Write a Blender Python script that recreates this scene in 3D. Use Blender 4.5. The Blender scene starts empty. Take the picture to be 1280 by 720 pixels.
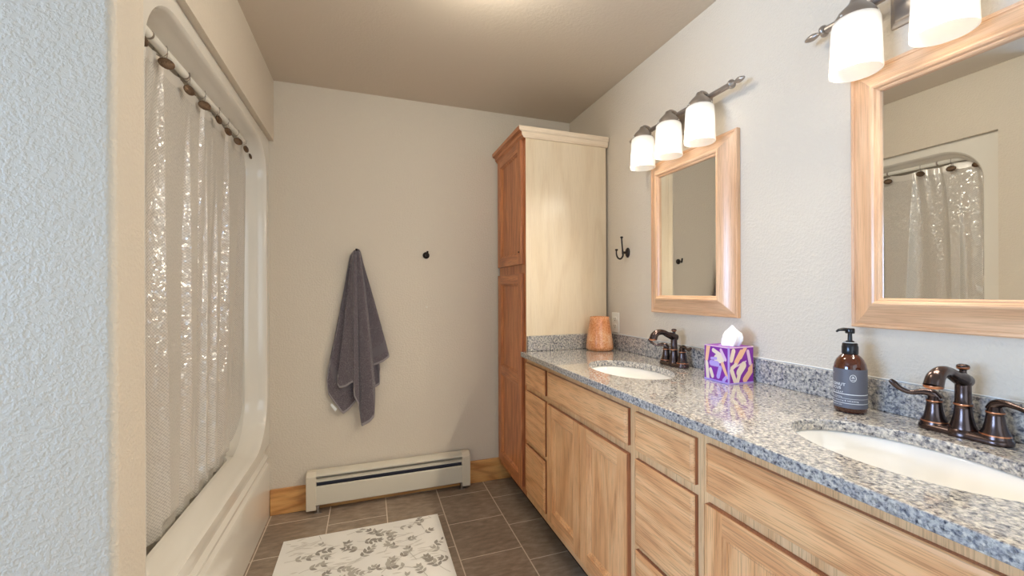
import bpy, math, random
from math import sin, cos, pi, radians, sqrt, atan2
from mathutils import Vector, Matrix

random.seed(7)
S = bpy.context.scene
COL = S.collection

# ------------------------------------------------------------------ camera
CAM_H = 1.2502; YAW = 0.336; ROLL = -0.0037; FPX = 514.0652; CY = 363.7196
cd = bpy.data.cameras.new('camera'); cam = bpy.data.objects.new('camera', cd); COL.objects.link(cam)
cd.sensor_width = 36; cd.lens = FPX/1280*36; cd.shift_y = (CY-360)/1280; cd.clip_start = 0.02
R_ = Vector((cos(YAW), -sin(YAW), 0)); U_ = Vector((0, 0, 1)); F_ = Vector((sin(YAW), cos(YAW), 0))
r2 = R_*cos(ROLL)+U_*sin(ROLL); u2 = -R_*sin(ROLL)+U_*cos(ROLL)
M = Matrix((r2, u2, -F_)).transposed().to_4x4(); M.translation = (0, 0, CAM_H)
cam.matrix_world = M; S.camera = cam

# ------------------------------------------------------------------ light and exposure
S.view_settings.view_transform = 'Standard'; S.view_settings.look = 'None'
S.view_settings.gamma = 1; S.view_settings.use_curve_mapping = False
S.view_settings.exposure = 0.17
SHADE_W = 14          # watts per lamp bulb
WINDOW_W = 205          # daylight through the bathroom window
CEIL_W = 11
REAR_W = 14
LAMP_COL = (1.0, 0.90, 0.74)
BULB_E = 3.0          # glow of the bulbs themselves
w = bpy.data.worlds.new('sky'); S.world = w; w.use_nodes = True
w.node_tree.nodes['Background'].inputs[0].default_value = (0.55, 0.75, 1, 1)
w.node_tree.nodes['Background'].inputs[1].default_value = 1.2

def area(name, loc, rot, sx, sy, watt, col):
    l = bpy.data.lights.new(name, 'AREA'); l.shape = 'RECTANGLE'; l.size = sx; l.size_y = sy
    l.energy = watt; l.color = col
    o = bpy.data.objects.new(name, l); COL.objects.link(o); o.location = loc; o.rotation_euler = rot
    return o
# daylight behind the two panes of the window wall to the left of the camera (faces +x)
area('window_daylight', (-3.45, 0.25, 1.45), (0, radians(-90), 0), 1.3, 1.7, WINDOW_W, (0.39, 0.61, 1.0))
# the bathroom's ceiling lamp, just above the top of the view
cl = bpy.data.lights.new('ceiling_lamp_light', 'POINT'); cl.energy = CEIL_W; cl.color = (1.0, 0.95, 0.84); cl.shadow_soft_size = .05
clo = bpy.data.objects.new('ceiling_lamp_light', cl); COL.objects.link(clo); clo.location = (0.40, 1.33, 2.345)
# unseen fill light added behind the camera to lift the room (faces +y)
area('rear_fill', (0.1, -1.6, 1.35), (radians(90), 0, 0), 1.6, 1.6, REAR_W, (0.66, 0.84, 1.0))

# ------------------------------------------------------------------ material helpers
def srgb(r, g, b):
    f = lambda c: c/12.92 if c <= 0.04045 else ((c+0.055)/1.055)**2.4
    return (f(r/255), f(g/255), f(b/255), 1)
def mat(name):
    m = bpy.data.materials.new(name); m.use_nodes = True
    nt = m.node_tree; return m, nt, nt.nodes['Principled BSDF']
def N(nt, t, **k):
    n = nt.nodes.new(t)
    for a, b in k.items():
        if a in n.inputs.keys(): n.inputs[a].default_value = b
        else: setattr(n, a, b)
    return n
def ramp(nt, stops, interp='LINEAR'):
    n = nt.nodes.new('ShaderNodeValToRGB'); cr = n.color_ramp; cr.interpolation = interp
    while len(cr.elements) < len(stops): cr.elements.new(0.5)
    for e, (p, c) in zip(cr.elements, stops): e.position = p; e.color = c
    return n
def math_(nt, op, a=None, b=None):
    n = nt.nodes.new('ShaderNodeMath'); n.operation = op
    for i, v in enumerate((a, b)):
        if v is None: continue
        if isinstance(v, (int, float)): n.inputs[i].default_value = v
        else: nt.links.new(v, n.inputs[i])
    return n.outputs[0]
def plain(name, col, rough=0.5, metal=0.0, spec=0.5, coat=0.0, bump=None, var=0.0):
    m, nt, p = mat(name); p.inputs['Base Color'].default_value = col
    p.inputs['Roughness'].default_value = rough; p.inputs['Metallic'].default_value = metal
    p.inputs['Specular IOR Level'].default_value = spec; p.inputs['Coat Weight'].default_value = coat
    tc = N(nt, 'ShaderNodeTexCoord')
    if var:
        nz = N(nt, 'ShaderNodeTexNoise', Scale=9.0, Detail=4.0); nt.links.new(tc.outputs['Object'], nz.inputs['Vector'])
        a = tuple(c*(1-var) for c in col[:3])+(1,); b = tuple(min(1, c*(1+var)) for c in col[:3])+(1,)
        r = ramp(nt, [(0.3, a), (0.7, b)]); nt.links.new(nz.outputs['Fac'], r.inputs[0]); nt.links.new(r.outputs[0], p.inputs['Base Color'])
    if bump:
        sc, st, dist = bump
        nz = N(nt, 'ShaderNodeTexNoise', Scale=sc, Detail=3.0); nt.links.new(tc.outputs['Object'], nz.inputs['Vector'])
        b = N(nt, 'ShaderNodeBump', Strength=st, Distance=dist); nt.links.new(nz.outputs['Fac'], b.inputs['Height']); nt.links.new(b.outputs[0], p.inputs['Normal'])
    return m
def wood(name, light, mid, dark, axis='z', rough=0.38, freq=9.0, contrast=1.0, coat=0.15, fig=1.0):
    """oak: long contour figure (cathedrals) + fine open pores running along `axis`"""
    m, nt, p = mat(name); L = nt.links
    tc = N(nt, 'ShaderNodeTexCoord'); oi = N(nt, 'ShaderNodeObjectInfo')
    add = N(nt, 'ShaderNodeVectorMath', operation='ADD'); L.new(tc.outputs['Object'], add.inputs[0])
    off = math_(nt, 'MULTIPLY', oi.outputs['Random'], 31.0)
    cb = N(nt, 'ShaderNodeCombineXYZ'); [L.new(off, cb.inputs[i]) for i in range(3)]
    L.new(cb.outputs[0], add.inputs[1])
    def mapped(al, ac):
        mp = N(nt, 'ShaderNodeMapping'); sc = [ac, ac, ac]; sc['xyz'.index(axis)] = al
        mp.inputs['Scale'].default_value = sc; L.new(add.outputs[0], mp.inputs[0]); return mp.outputs[0]
    n1 = N(nt, 'ShaderNodeTexNoise', Scale=1.0, Detail=2.5, Roughness=0.45); L.new(mapped(0.8, 6.0), n1.inputs['Vector'])
    v = math_(nt, 'MULTIPLY', n1.outputs['Fac'], freq*fig)
    pp = math_(nt, 'PINGPONG', v, 0.5)
    v2 = math_(nt, 'MULTIPLY', pp, 2.0)
    v3 = math_(nt, 'POWER', v2, 1.6)
    n2 = N(nt, 'ShaderNodeTexNoise', Scale=1.0, Detail=3.0, Roughness=0.6); L.new(mapped(9.0, 330.0), n2.inputs['Vector'])
    n3 = N(nt, 'ShaderNodeTexNoise', Scale=1.0, Detail=2.0); L.new(mapped(1.0, 40.0), n3.inputs['Vector'])
    r1 = ramp(nt, [(0.0, dark), (0.28, mid), (1.0, light)]); L.new(v3, r1.inputs[0])
    r2 = ramp(nt, [(0.36, mid), (0.55, light)]); L.new(n3.outputs['Fac'], r2.inputs[0])
    mx = N(nt, 'ShaderNodeMix', data_type='RGBA'); mx.inputs[0].default_value = 0.45
    L.new(r1.outputs[0], mx.inputs['A']); L.new(r2.outputs[0], mx.inputs['B'])
    r3 = ramp(nt, [(0.40, (1-.52*contrast, 1-.60*contrast, 1-.66*contrast, 1)), (0.50, (1, 1, 1, 1))]); L.new(n2.outputs['Fac'], r3.inputs[0])
    mu = N(nt, 'ShaderNodeMix', data_type='RGBA', blend_type='MULTIPLY'); mu.inputs[0].default_value = 0.62
    L.new(mx.outputs['Result'], mu.inputs['A']); L.new(r3.outputs[0], mu.inputs['B'])
    L.new(mu.outputs['Result'], p.inputs['Base Color'])
    p.inputs['Roughness'].default_value = rough; p.inputs['Coat Weight'].default_value = coat; p.inputs['Coat Roughness'].default_value = 0.25
    b = N(nt, 'ShaderNodeBump', Strength=0.12, Distance=0.001); L.new(n2.outputs['Fac'], b.inputs['Height']); L.new(b.outputs[0], p.inputs['Normal'])
    return m
def paint(name, col, scale=110.0, strength=0.35, dist=0.004):
    m, nt, p = mat(name); L = nt.links
    p.inputs['Base Color'].default_value = col; p.inputs['Roughness'].default_value = 0.55
    p.inputs['Specular IOR Level'].default_value = 0.3
    tc = N(nt, 'ShaderNodeTexCoord')
    a = N(nt, 'ShaderNodeTexNoise', Scale=scale, Detail=2.0, Roughness=0.55); L.new(tc.outputs['Object'], a.inputs['Vector'])
    c = N(nt, 'ShaderNodeTexNoise', Scale=scale*0.35, Detail=2.0); L.new(tc.outputs['Object'], c.inputs['Vector'])
    r = ramp(nt, [(0.42, (0, 0, 0, 1)), (0.62, (1, 1, 1, 1))]); L.new(a.outputs['Fac'], r.inputs[0])
    s = math_(nt, 'ADD', r.outputs[0], c.outputs['Fac'])
    b = N(nt, 'ShaderNodeBump', Strength=strength, Distance=dist); L.new(s, b.inputs['Height']); L.new(b.outputs[0], p.inputs['Normal'])
    return m

WALL = paint('wall_paint', srgb(218, 206, 188), 110, .26, .004)
CEILM = paint('ceiling_paint', srgb(214, 200, 182), 80, 0.08)
OAK_V = wood('oak_vertical', srgb(244, 190, 134), srgb(238, 175, 116), srgb(210, 140, 84), 'z', contrast=.8, freq=6)
OAK_H = wood('oak_horizontal', srgb(244, 190, 134), srgb(237, 174, 116), srgb(206, 134, 80), 'y', freq=9, contrast=.8)
OAK_F = wood('oak_face_frame', srgb(239, 196, 144), srgb(233, 184, 130), srgb(218, 164, 110), 'z', freq=6, contrast=.7)
OAK_E = wood('oak_end_grain', srgb(190, 124, 84), srgb(172, 104, 68), srgb(140, 80, 52), 'z', freq=5)
OAKR_V = wood('honey_oak_vertical', srgb(214, 142, 90), srgb(198, 122, 72), srgb(166, 94, 52), 'z')
OAKR_H = wood('honey_oak_horizontal', srgb(214, 142, 90), srgb(198, 122, 72), srgb(166, 94, 52), 'y')
VENEER = wood('pale_birch_veneer', srgb(230, 212, 184), srgb(227, 208, 178), srgb(220, 198, 166), 'z', rough=0.30, freq=6, contrast=0.18, coat=0.3)
CROWN = wood('pale_crown_wood', srgb(240, 222, 198), srgb(234, 212, 184), srgb(220, 194, 160), 'x', rough=0.4, freq=5, contrast=0.3)
FRAME_V = wood('mirror_frame_wood_vertical', srgb(236, 194, 154), srgb(227, 180, 138), srgb(210, 160, 118), 'z', rough=0.3, freq=5, contrast=0.5, coat=0.4)
FRAME_H = wood('mirror_frame_wood_horizontal', srgb(236, 194, 154), srgb(227, 180, 138), srgb(210, 160, 118), 'y', rough=0.3, freq=5, contrast=0.5, coat=0.4)
PINE = wood('knotty_pine', srgb(232, 178, 112), srgb(218, 156, 90), srgb(170, 104, 52), 'x', rough=0.4, freq=12, contrast=0.5)
ACRYL = plain('white_acrylic', srgb(232, 226, 214), 0.14, coat=0.4)
PORC = plain('white_porcelain', srgb(244, 241, 236), 0.08, coat=0.6)
WHITEP = plain('white_plastic', srgb(240, 236, 224), 0.35)
ALMOND = plain('almond_enamel', srgb(222, 210, 188), 0.38)
CREAM = plain('cream_enamel_panel', srgb(216, 208, 190), 0.34)
DARKGAP = plain('dark_slot', srgb(72, 72, 84), 0.5, 0.4)
DARK = plain('dark_void', srgb(38, 32, 28), 0.7)
NICKEL = plain('brushed_nickel', srgb(168, 158, 148), 0.36, 0.8)
BRONZE = plain('oil_rubbed_bronze', srgb(84, 70, 67), 0.24, 0.95, coat=0.2, var=0.2)
COPPER = plain('worn_copper_edge', srgb(196, 132, 96), 0.28, 0.95)
HOOKM = plain('dark_bronze_hook', srgb(58, 52, 50), 0.3, 0.8)
MEDAL = plain('antique_bronze_medallion', srgb(104, 82, 62), 0.35, 0.7, bump=(260, 0.9, 0.003))
BLACK = plain('black_plastic', srgb(22, 22, 26), 0.22)
LABEL = plain('slate_label', srgb(98, 98, 106), 0.45)
PRINT = plain('white_print', srgb(228, 228, 226), 0.5)
TISSUE = plain('tissue_paper', srgb(250, 246, 242), 0.85)
MUNTIN = plain('white_trim_paint', srgb(236, 234, 228), 0.4)
HEM = plain('curtain_hem_vinyl', srgb(226, 218, 204), 0.3)

def granite():
    m, nt, p = mat('speckled_grey_granite'); L = nt.links
    tc = N(nt, 'ShaderNodeTexCoord')
    n0 = N(nt, 'ShaderNodeTexNoise', Scale=20.0, Detail=3.0); L.new(tc.outputs['Object'], n0.inputs['Vector'])
    n1 = N(nt, 'ShaderNodeTexNoise', Scale=115.0, Detail=4.0, Roughness=0.65); L.new(tc.outputs['Object'], n1.inputs['Vector'])
    v = N(nt, 'ShaderNodeTexVoronoi', Scale=170.0); L.new(tc.outputs['Object'], v.inputs['Vector'])
    n2 = N(nt, 'ShaderNodeTexNoise', Scale=210.0, Detail=2.0); L.new(tc.outputs['Object'], n2.inputs['Vector'])
    r0 = ramp(nt, [(0.35, srgb(42, 44, 54)), (0.43, srgb(108, 110, 118)), (0.50, srgb(168, 164, 160)), (0.64, srgb(218, 210, 196))])
    L.new(n1.outputs['Fac'], r0.inputs[0])
    sep = N(nt, 'ShaderNodeSeparateColor'); L.new(v.outputs['Color'], sep.inputs[0])
    r1 = ramp(nt, [(0.0, srgb(48, 48, 58)), (0.17, srgb(124, 124, 130)), (0.36, srgb(170, 165, 160)), (0.70, srgb(216, 208, 190))], 'CONSTANT')
    L.new(sep.outputs[0], r1.inputs[0])
    mx = N(nt, 'ShaderNodeMix', data_type='RGBA'); mx.inputs[0].default_value = 0.38
    L.new(r0.outputs[0], mx.inputs['A']); L.new(r1.outputs[0], mx.inputs['B'])
    r2 = ramp(nt, [(0.3, (0.45, 0.46, 0.5, 1)), (0.42, (1, 1, 1, 1))]); L.new(n2.outputs['Fac'], r2.inputs[0])
    mu = N(nt, 'ShaderNodeMix', data_type='RGBA', blend_type='MULTIPLY'); mu.inputs[0].default_value = 0.8
    L.new(mx.outputs['Result'], mu.inputs['A']); L.new(r2.outputs[0], mu.inputs['B'])
    L.new(mu.outputs['Result'], p.inputs['Base Color'])
    p.inputs['Roughness'].default_value = 0.10; p.inputs['Coat Weight'].default_value = 0.8; p.inputs['Coat Roughness'].default_value = 0.03
    return m
GRANITE = granite()

def slate():
    m, nt, p = mat('dark_slate_tile'); L = nt.links
    tc = N(nt, 'ShaderNodeTexCoord')
    mp = N(nt, 'ShaderNodeMapping'); mp.inputs['Scale'].default_value = (1.0, 2.6, 1.0); mp.inputs['Rotation'].default_value = (0, 0, 0.5)
    L.new(tc.outputs['Object'], mp.inputs[0])
    n = N(nt, 'ShaderNodeTexNoise', Scale=16.0, Detail=6.0, Roughness=0.62); L.new(mp.outputs[0], n.inputs['Vector'])
    n2 = N(nt, 'ShaderNodeTexNoise', Scale=3.0, Detail=2.0); L.new(tc.outputs['Object'], n2.inputs['Vector'])
    s = math_(nt, 'ADD', math_(nt, 'MULTIPLY', n.outputs['Fac'], 0.65), math_(nt, 'MULTIPLY', n2.outputs['Fac'], 0.35))
    r = ramp(nt, [(0.32, srgb(122, 106, 92)), (0.5, srgb(150, 132, 114)), (0.68, srgb(178, 159, 140))]); L.new(s, r.inputs[0])
    L.new(r.outputs[0], p.inputs['Base Color']); p.inputs['Roughness'].default_value = 0.42
    b = N(nt, 'ShaderNodeBump', Strength=0.5, Distance=0.003); L.new(n.outputs['Fac'], b.inputs['Height']); L.new(b.outputs[0], p.inputs['Normal'])
    return m
SLATE = slate()
GROUT = plain('pale_grout', srgb(222, 208, 190), 0.85)

def vinyl():
    m, nt, p = mat('clear_scaled_vinyl'); L = nt.links
    uv = N(nt, 'ShaderNodeTexCoord')
    v = N(nt, 'ShaderNodeTexVoronoi', Scale=1.0); v.inputs['Randomness'].default_value = 0.2
    mp = N(nt, 'ShaderNodeMapping'); mp.inputs['Scale'].default_value = (130, 130, 130); mp.inputs['Rotation'].default_value = (0, 0, 0.78)
    L.new(uv.outputs['UV'], mp.inputs[0]); L.new(mp.outputs[0], v.inputs['Vector'])
    sub = N(nt, 'ShaderNodeVectorMath', operation='SUBTRACT'); L.new(v.outputs['Color'], sub.inputs[0]); sub.inputs[1].default_value = (.5, .5, .5)
    sc = N(nt, 'ShaderNodeVectorMath', operation='SCALE'); L.new(sub.outputs[0], sc.inputs[0]); sc.inputs['Scale'].default_value = 0.55
    g = N(nt, 'ShaderNodeNewGeometry')
    ad = N(nt, 'ShaderNodeVectorMath', operation='ADD'); L.new(g.outputs['Normal'], ad.inputs[0]); L.new(sc.outputs[0], ad.inputs[1])
    nm = N(nt, 'ShaderNodeVectorMath', operation='NORMALIZE'); L.new(ad.outputs[0], nm.inputs[0])
    p.inputs['Base Color'].default_value = srgb(252, 247, 238); p.inputs['Roughness'].default_value = 0.35
    gl = N(nt, 'ShaderNodeBsdfGlossy'); gl.inputs['Roughness'].default_value = 0.22; gl.inputs['Color'].default_value = (1, 1, 1, 1); L.new(nm.outputs[0], gl.inputs['Normal'])
    tr = N(nt, 'ShaderNodeBsdfTransparent'); tl = N(nt, 'ShaderNodeBsdfTranslucent'); tl.inputs[0].default_value = srgb(250, 244, 234)
    m1 = N(nt, 'ShaderNodeMixShader'); m1.inputs[0].default_value = 0.30; L.new(p.outputs[0], m1.inputs[1]); L.new(tl.outputs[0], m1.inputs[2])
    mg = N(nt, 'ShaderNodeMixShader'); mg.inputs[0].default_value = 0.20; L.new(m1.outputs[0], mg.inputs[1]); L.new(gl.outputs[0], mg.inputs[2])
    dr = ramp(nt, [(0.34, (.06, .06, .06, 1)), (0.64, (.36, .36, .36, 1))]); L.new(v.outputs['Distance'], dr.inputs[0])
    m2 = N(nt, 'ShaderNodeMixShader'); L.new(dr.outputs[0], m2.inputs[0]); L.new(mg.outputs[0], m2.inputs[1]); L.new(tr.outputs[0], m2.inputs[2])
    L.new(m2.outputs[0], nt.nodes['Material Output'].inputs[0])
    return m
VINYL = vinyl()

def frosted():
    m, nt, p = mat('frosted_lamp_glass'); L = nt.links
    p.inputs['Base Color'].default_value = (0.93, 0.93, 0.91, 1); p.inputs['Roughness'].default_value = 0.25
    tl = N(nt, 'ShaderNodeBsdfTranslucent'); tl.inputs[0].default_value = (0.97, 0.96, 0.93, 1)
    tr = N(nt, 'ShaderNodeBsdfTransparent'); tr.inputs[0].default_value = (1, 1, 1, 1)
    m1 = N(nt, 'ShaderNodeMixShader'); m1.inputs[0].default_value = 0.62; L.new(p.outputs[0], m1.inputs[1]); L.new(tl.outputs[0], m1.inputs[2])
    m2 = N(nt, 'ShaderNodeMixShader'); m2.inputs[0].default_value = 0.30; L.new(m1.outputs[0], m2.inputs[1]); L.new(tr.outputs[0], m2.inputs[2])
    L.new(m2.outputs[0], nt.nodes['Material Output'].inputs[0])
    return m
FROST = frosted()
def emis(name, col, s):
    m, nt, p = mat(name); p.inputs['Base Color'].default_value = col
    p.inputs['Emission Color'].default_value = col; p.inputs['Emission Strength'].default_value = s; return m
BULB = emis('glowing_bulb', (1, 0.95, 0.88, 1), BULB_E)
def mirror_glass():
    m, nt, p = mat('mirror_silver'); p.inputs['Base Color'].default_value = (0.80, 0.81, 0.79, 1)
    p.inputs['Metallic'].default_value = 1; p.inputs['Roughness'].default_value = 0.012; return m
MIRROR = mirror_glass()
def pane():
    m, nt, p = mat('window_glass'); L = nt.links
    tr = N(nt, 'ShaderNodeBsdfTransparent'); gl = N(nt, 'ShaderNodeBsdfGlossy'); gl.inputs['Roughness'].default_value = 0.02
    mx = N(nt, 'ShaderNodeMixShader'); mx.inputs[0].default_value = 0.06
    L.new(tr.outputs[0], mx.inputs[1]); L.new(gl.outputs[0], mx.inputs[2]); L.new(mx.outputs[0], nt.nodes['Material Output'].inputs[0]); return m
PANE = pane()
def amber():
    m, nt, p = mat('amber_glass'); p.inputs['Base Color'].default_value = srgb(86, 38, 16)
    p.inputs['Roughness'].default_value = 0.06; p.inputs['Transmission Weight'].default_value = 0.35; p.inputs['Coat Weight'].default_value = 0.6; return m
AMBER = amber()
def terry():
    m, nt, p = mat('grey_terry_cloth'); L = nt.links
    tc = N(nt, 'ShaderNodeTexCoord'); v = N(nt, 'ShaderNodeTexNoise', Scale=260.0, Detail=4.0, Roughness=0.8); L.new(tc.outputs['Object'], v.inputs['Vector'])
    r = ramp(nt, [(0.3, srgb(66, 59, 64)), (0.52, srgb(106, 96, 101)), (0.70, srgb(168, 158, 160))]); L.new(v.outputs['Fac'], r.inputs[0]); L.new(r.outputs[0], p.inputs['Base Color'])
    p.inputs['Roughness'].default_value = 0.95; p.inputs['Sheen Weight'].default_value = 0.4; p.inputs['Specular IOR Level'].default_value = 0.1
    b = N(nt, 'ShaderNodeBump', Strength=0.8, Distance=0.004); L.new(v.outputs['Fac'], b.inputs['Height']); L.new(b.outputs[0], p.inputs['Normal'])
    return m
TERRY = terry()
BAND = plain('woven_towel_band', srgb(112, 104, 108), 0.8, bump=(500, 0.4, 0.002))
STITCH = plain('pale_hem_stitch', srgb(158, 150, 150), 0.9)
def clay():
    m, nt, p = mat('glazed_terracotta'); L = nt.links
    tc = N(nt, 'ShaderNodeTexCoord'); a = N(nt, 'ShaderNodeTexNoise', Scale=140.0, Detail=3.0, Roughness=0.7); L.new(tc.outputs['Object'], a.inputs['Vector'])
    b = N(nt, 'ShaderNodeTexNoise', Scale=12.0, Detail=2.0); L.new(tc.outputs['Object'], b.inputs['Vector'])
    s = math_(nt, 'ADD', math_(nt, 'MULTIPLY', a.outputs['Fac'], 0.6), math_(nt, 'MULTIPLY', b.outputs['Fac'], 0.4))
    r = ramp(nt, [(0.36, srgb(186, 108, 58)), (0.5, srgb(220, 148, 96)), (0.64, srgb(240, 196, 156))]); L.new(s, r.inputs[0]); L.new(r.outputs[0], p.inputs['Base Color'])
    p.inputs['Roughness'].default_value = 0.2; p.inputs['Coat Weight'].default_value = 0.5
    bp_ = N(nt, 'ShaderNodeBump', Strength=0.35, Distance=0.002); L.new(a.outputs['Fac'], bp_.inputs['Height']); L.new(bp_.outputs[0], p.inputs['Normal'])
    return m
CLAY = clay()
MATW = plain('white_woven_mat', srgb(243, 239, 231), 0.9, bump=(600, 0.5, 0.002), var=0.03)
LEAF1 = plain('grey_leaf_print', srgb(186, 180, 169), 0.9)
LEAF2 = plain('pale_leaf_print', srgb(222, 217, 207), 0.9)
LEAF3 = plain('dark_leaf_print', srgb(158, 151, 141), 0.9)

# ------------------------------------------------------------------ geometry helpers
ORG = {}
class MB:
    def __init__(s): s.v = []; s.f = []; s.m = []; s.mats = []; s.uv = {}
    def mi(s, m):
        if m not in s.mats: s.mats.append(m)
        return s.mats.index(m)
    def face(s, idx, m): s.f.append(tuple(idx)); s.m.append(s.mi(m))
    def add(s, vs, fs, m):
        o = len(s.v); s.v += [tuple(p) for p in vs]
        for f in fs: s.face([i+o for i in f], m)
        return s
    def box(s, x0, y0, z0, x1, y1, z1, m):
        if x0 > x1: x0, x1 = x1, x0
        if y0 > y1: y0, y1 = y1, y0
        if z0 > z1: z0, z1 = z1, z0
        vs = [(x, y, z) for z in (z0, z1) for y in (y0, y1) for x in (x0, x1)]
        return s.add(vs, [(0, 2, 3, 1), (4, 5, 7, 6), (0, 1, 5, 4), (2, 6, 7, 3), (0, 4, 6, 2), (1, 3, 7, 5)], m)
    def loft(s, rings, m, closed=True, cap0=False, cap1=False, ms=None):
        o = len(s.v); n = len(rings[0])
        for r in rings: s.v += [tuple(p) for p in r]
        for k in range(len(rings)-1):
            mm = ms[k] if ms else m
            for i in range(n if closed else n-1):
                j = (i+1) % n
                s.face((o+k*n+i, o+k*n+j, o+(k+1)*n+j, o+(k+1)*n+i), mm)
        if cap0: s.face([o+i for i in range(n)][::-1], ms[0] if ms else m)
        if cap1: s.face([o+(len(rings)-1)*n+i for i in range(n)], ms[-1] if ms else m)
        return s
    def lathe(s, prof, c, m, seg=28, axis='z', ms=None, cap0=True, cap1=True, sx=1, sy=1):
        rings = []
        for r, h in prof:
            ring = []
            for i in range(seg):
                a = 2*pi*i/seg; u, v_ = r*cos(a)*sx, r*sin(a)*sy
                if axis == 'z': ring.append((c[0]+u, c[1]+v_, c[2]+h))
                elif axis == 'x': ring.append((c[0]+h, c[1]+u, c[2]+v_))
                else: ring.append((c[0]+v_, c[1]+h, c[2]+u))
            rings.append(ring)
        return s.loft(rings, m, True, cap0, cap1, ms)
    def tube(s, pts, rad, m, seg=12, cap=True, flat=1.0):
        pts = [Vector(p) for p in pts]; n = len(pts)
        if not isinstance(rad, (list, tuple)): rad = [rad]*n
        rings = []; ref = None
        for i in range(n):
            t = (pts[min(i+1, n-1)]-pts[max(i-1, 0)]).normalized()
            if ref is None:
                ref = Vector((0, 0, 1)) if abs(t.z) < 0.9 else Vector((0, 1, 0))
            a = (ref-t*ref.dot(t)).normalized(); b = t.cross(a); ref = a
            rings.append([pts[i]+(a*cos(2*pi*k/seg)*flat+b*sin(2*pi*k/seg))*rad[i] for k in range(seg)])
        return s.loft(rings, m, True, cap, cap)
    def build(s, name, parent=None, bevel=None, smooth=True, seg=2, angle=35, recalc=True, kind=None):
        me = bpy.data.meshes.new(name)
        off = ORG.get(parent.name, Vector((0, 0, 0))) if parent else Vector((0, 0, 0))
        me.from_pydata([tuple(Vector(p)-off) for p in s.v], [], s.f)
        for m in s.mats: me.materials.append(m)
        for p, i in zip(me.polygons, s.m): p.material_index = i
        if recalc:
            import bmesh
            bm = bmesh.new(); bm.from_mesh(me); bmesh.ops.recalc_face_normals(bm, faces=bm.faces); bm.to_mesh(me); bm.free()
        if smooth:
            for p in me.polygons: p.use_smooth = True
            me.set_sharp_from_angle(angle=radians(angle))
        me.update()
        o = bpy.data.objects.new(name, me); COL.objects.link(o)
        if parent: o.parent = parent
        ORG[o.name] = off
        if bevel:
            b = o.modifiers.new('bevel', 'BEVEL'); b.width = bevel; b.segments = seg; b.limit_method = 'ANGLE'; b.angle_limit = radians(40)
            b.harden_normals = False
        if kind: o['kind'] = kind
        return o
def crv(pts, n=8):
    """Catmull-Rom through points"""
    P = [Vector(p) for p in pts]; out = []
    for i in range(len(P)-1):
        p0 = P[max(i-1, 0)]; p1 = P[i]; p2 = P[i+1]; p3 = P[min(i+2, len(P)-1)]
        for k in range(n):
            t = k/n
            out.append(0.5*((2*p1)+(-p0+p2)*t+(2*p0-5*p1+4*p2-p3)*t*t+(-p0+3*p1-3*p2+p3)*t*t*t))
    out.append(P[-1]); return out
def lerp_list(vals, n):
    out = []
    for i in range(len(vals)-1):
        for k in range(n): out.append(vals[i]+(vals[i+1]-vals[i])*k/n)
    out.append(vals[-1]); return out
def thing(name, label, cat, loc, group=None):
    o = bpy.data.objects.new(name, None); COL.objects.link(o); o.location = loc; o.empty_display_size = 0.05
    o['label'] = label; o['category'] = cat
    if group: o['group'] = group
    ORG[o.name] = Vector(loc); return o
def tag(o, label, cat, group=None):
    o['label'] = label; o['category'] = cat
    if group: o['group'] = group
    return o
def struct(name, mb, **k): return mb.build(name, kind='structure', **k)
def sub_build(mb, name, parent, **k):
    o = mb.build(name, parent, **k); return o
def copy_tree(o, parent=None):
    c = o.copy(); COL.objects.link(c)
    if parent: c.parent = parent
    for ch in list(o.children): copy_tree(ch, c)
    return c

# ------------------------------------------------------------------ room shell
XL, XR, YB, ZC = -0.50, 1.354, 2.626, 2.44     # header plane, right wall, back wall, ceiling
XW = -3.2; YF = -1.7
TX = -0.5246                                   # face of the tub unit
JOINTS = {0: 2.508, 1: 2.404, 2: 2.302, 3: 2.494, 4: 2.39}
def floor():
    mb = MB(); mb.box(XW, YF, -0.06, XR, YB, -0.0005, GROUT)
    g = 0.0027; p = 0.305; x0 = -0.516
    for ci in range(-10, 7):
        xa = x0+ci*p; xb = xa+p
        if xb < XW or xa > XR: continue
        j = JOINTS.get(ci, 2.3+0.1*(ci % 3)); y = j+p
        while y > YF:
            ya = y-p
            a, b = max(xa+g, XW), min(xb-g, XR); c, d = max(ya+g, YF), min(y-g, YB)
            if b-a > 0.01 and d-c > 0.004:
                mb.box(a, c, -0.004, b, d, 0.0, SLATE)
            y -= p
    return struct('floor', mb, smooth=False)
floor()
mb = MB(); mb.box(XW-.1, YF-.1, ZC, XR+.1, YB+.1, ZC+.1, CEILM); struct('ceiling', mb)
mb = MB(); mb.box(XR, YF-.1, -.06, XR+.1, YB+.1, ZC, WALL); struct('wall_right', mb)
mb = MB(); mb.box(-1.42, YB, -.06, XR, YB+.1, ZC, WALL); struct('wall_back', mb)
mb = MB(); mb.box(XW-.1, YF-.1, -.06, XR, YF, ZC, WALL); struct('wall_front', mb)
# header above the tub unit, flush with the wing wall
mb = MB(); mb.box(-0.62, 1.205, 2.098, XL, YB, ZC, WALL); struct('wall_left', mb)
mb = MB(); mb.box(-1.42, 1.205, -.06, -1.34, YB, ZC, WALL); struct('wall_alcove', mb)
# wing wall with a bullnose corner
def wing():
    mb = MB(); y0, y1, r = 1.085, 1.205, 0.016
    ring = [(XW, y1), (XW, y0)]
    for k in range(9):
        a = -pi/2+(pi/2)*k/8; ring.append((XL-r+r*cos(a), y0+r+r*sin(a)))
    ring += [(XL, y1)]
    mb.loft([[(x, y, z) for x, y in ring] for z in (-0.06, ZC)], WALL, True, True, True)
    struct('wall_wing', mb, angle=50)
wing()
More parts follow.
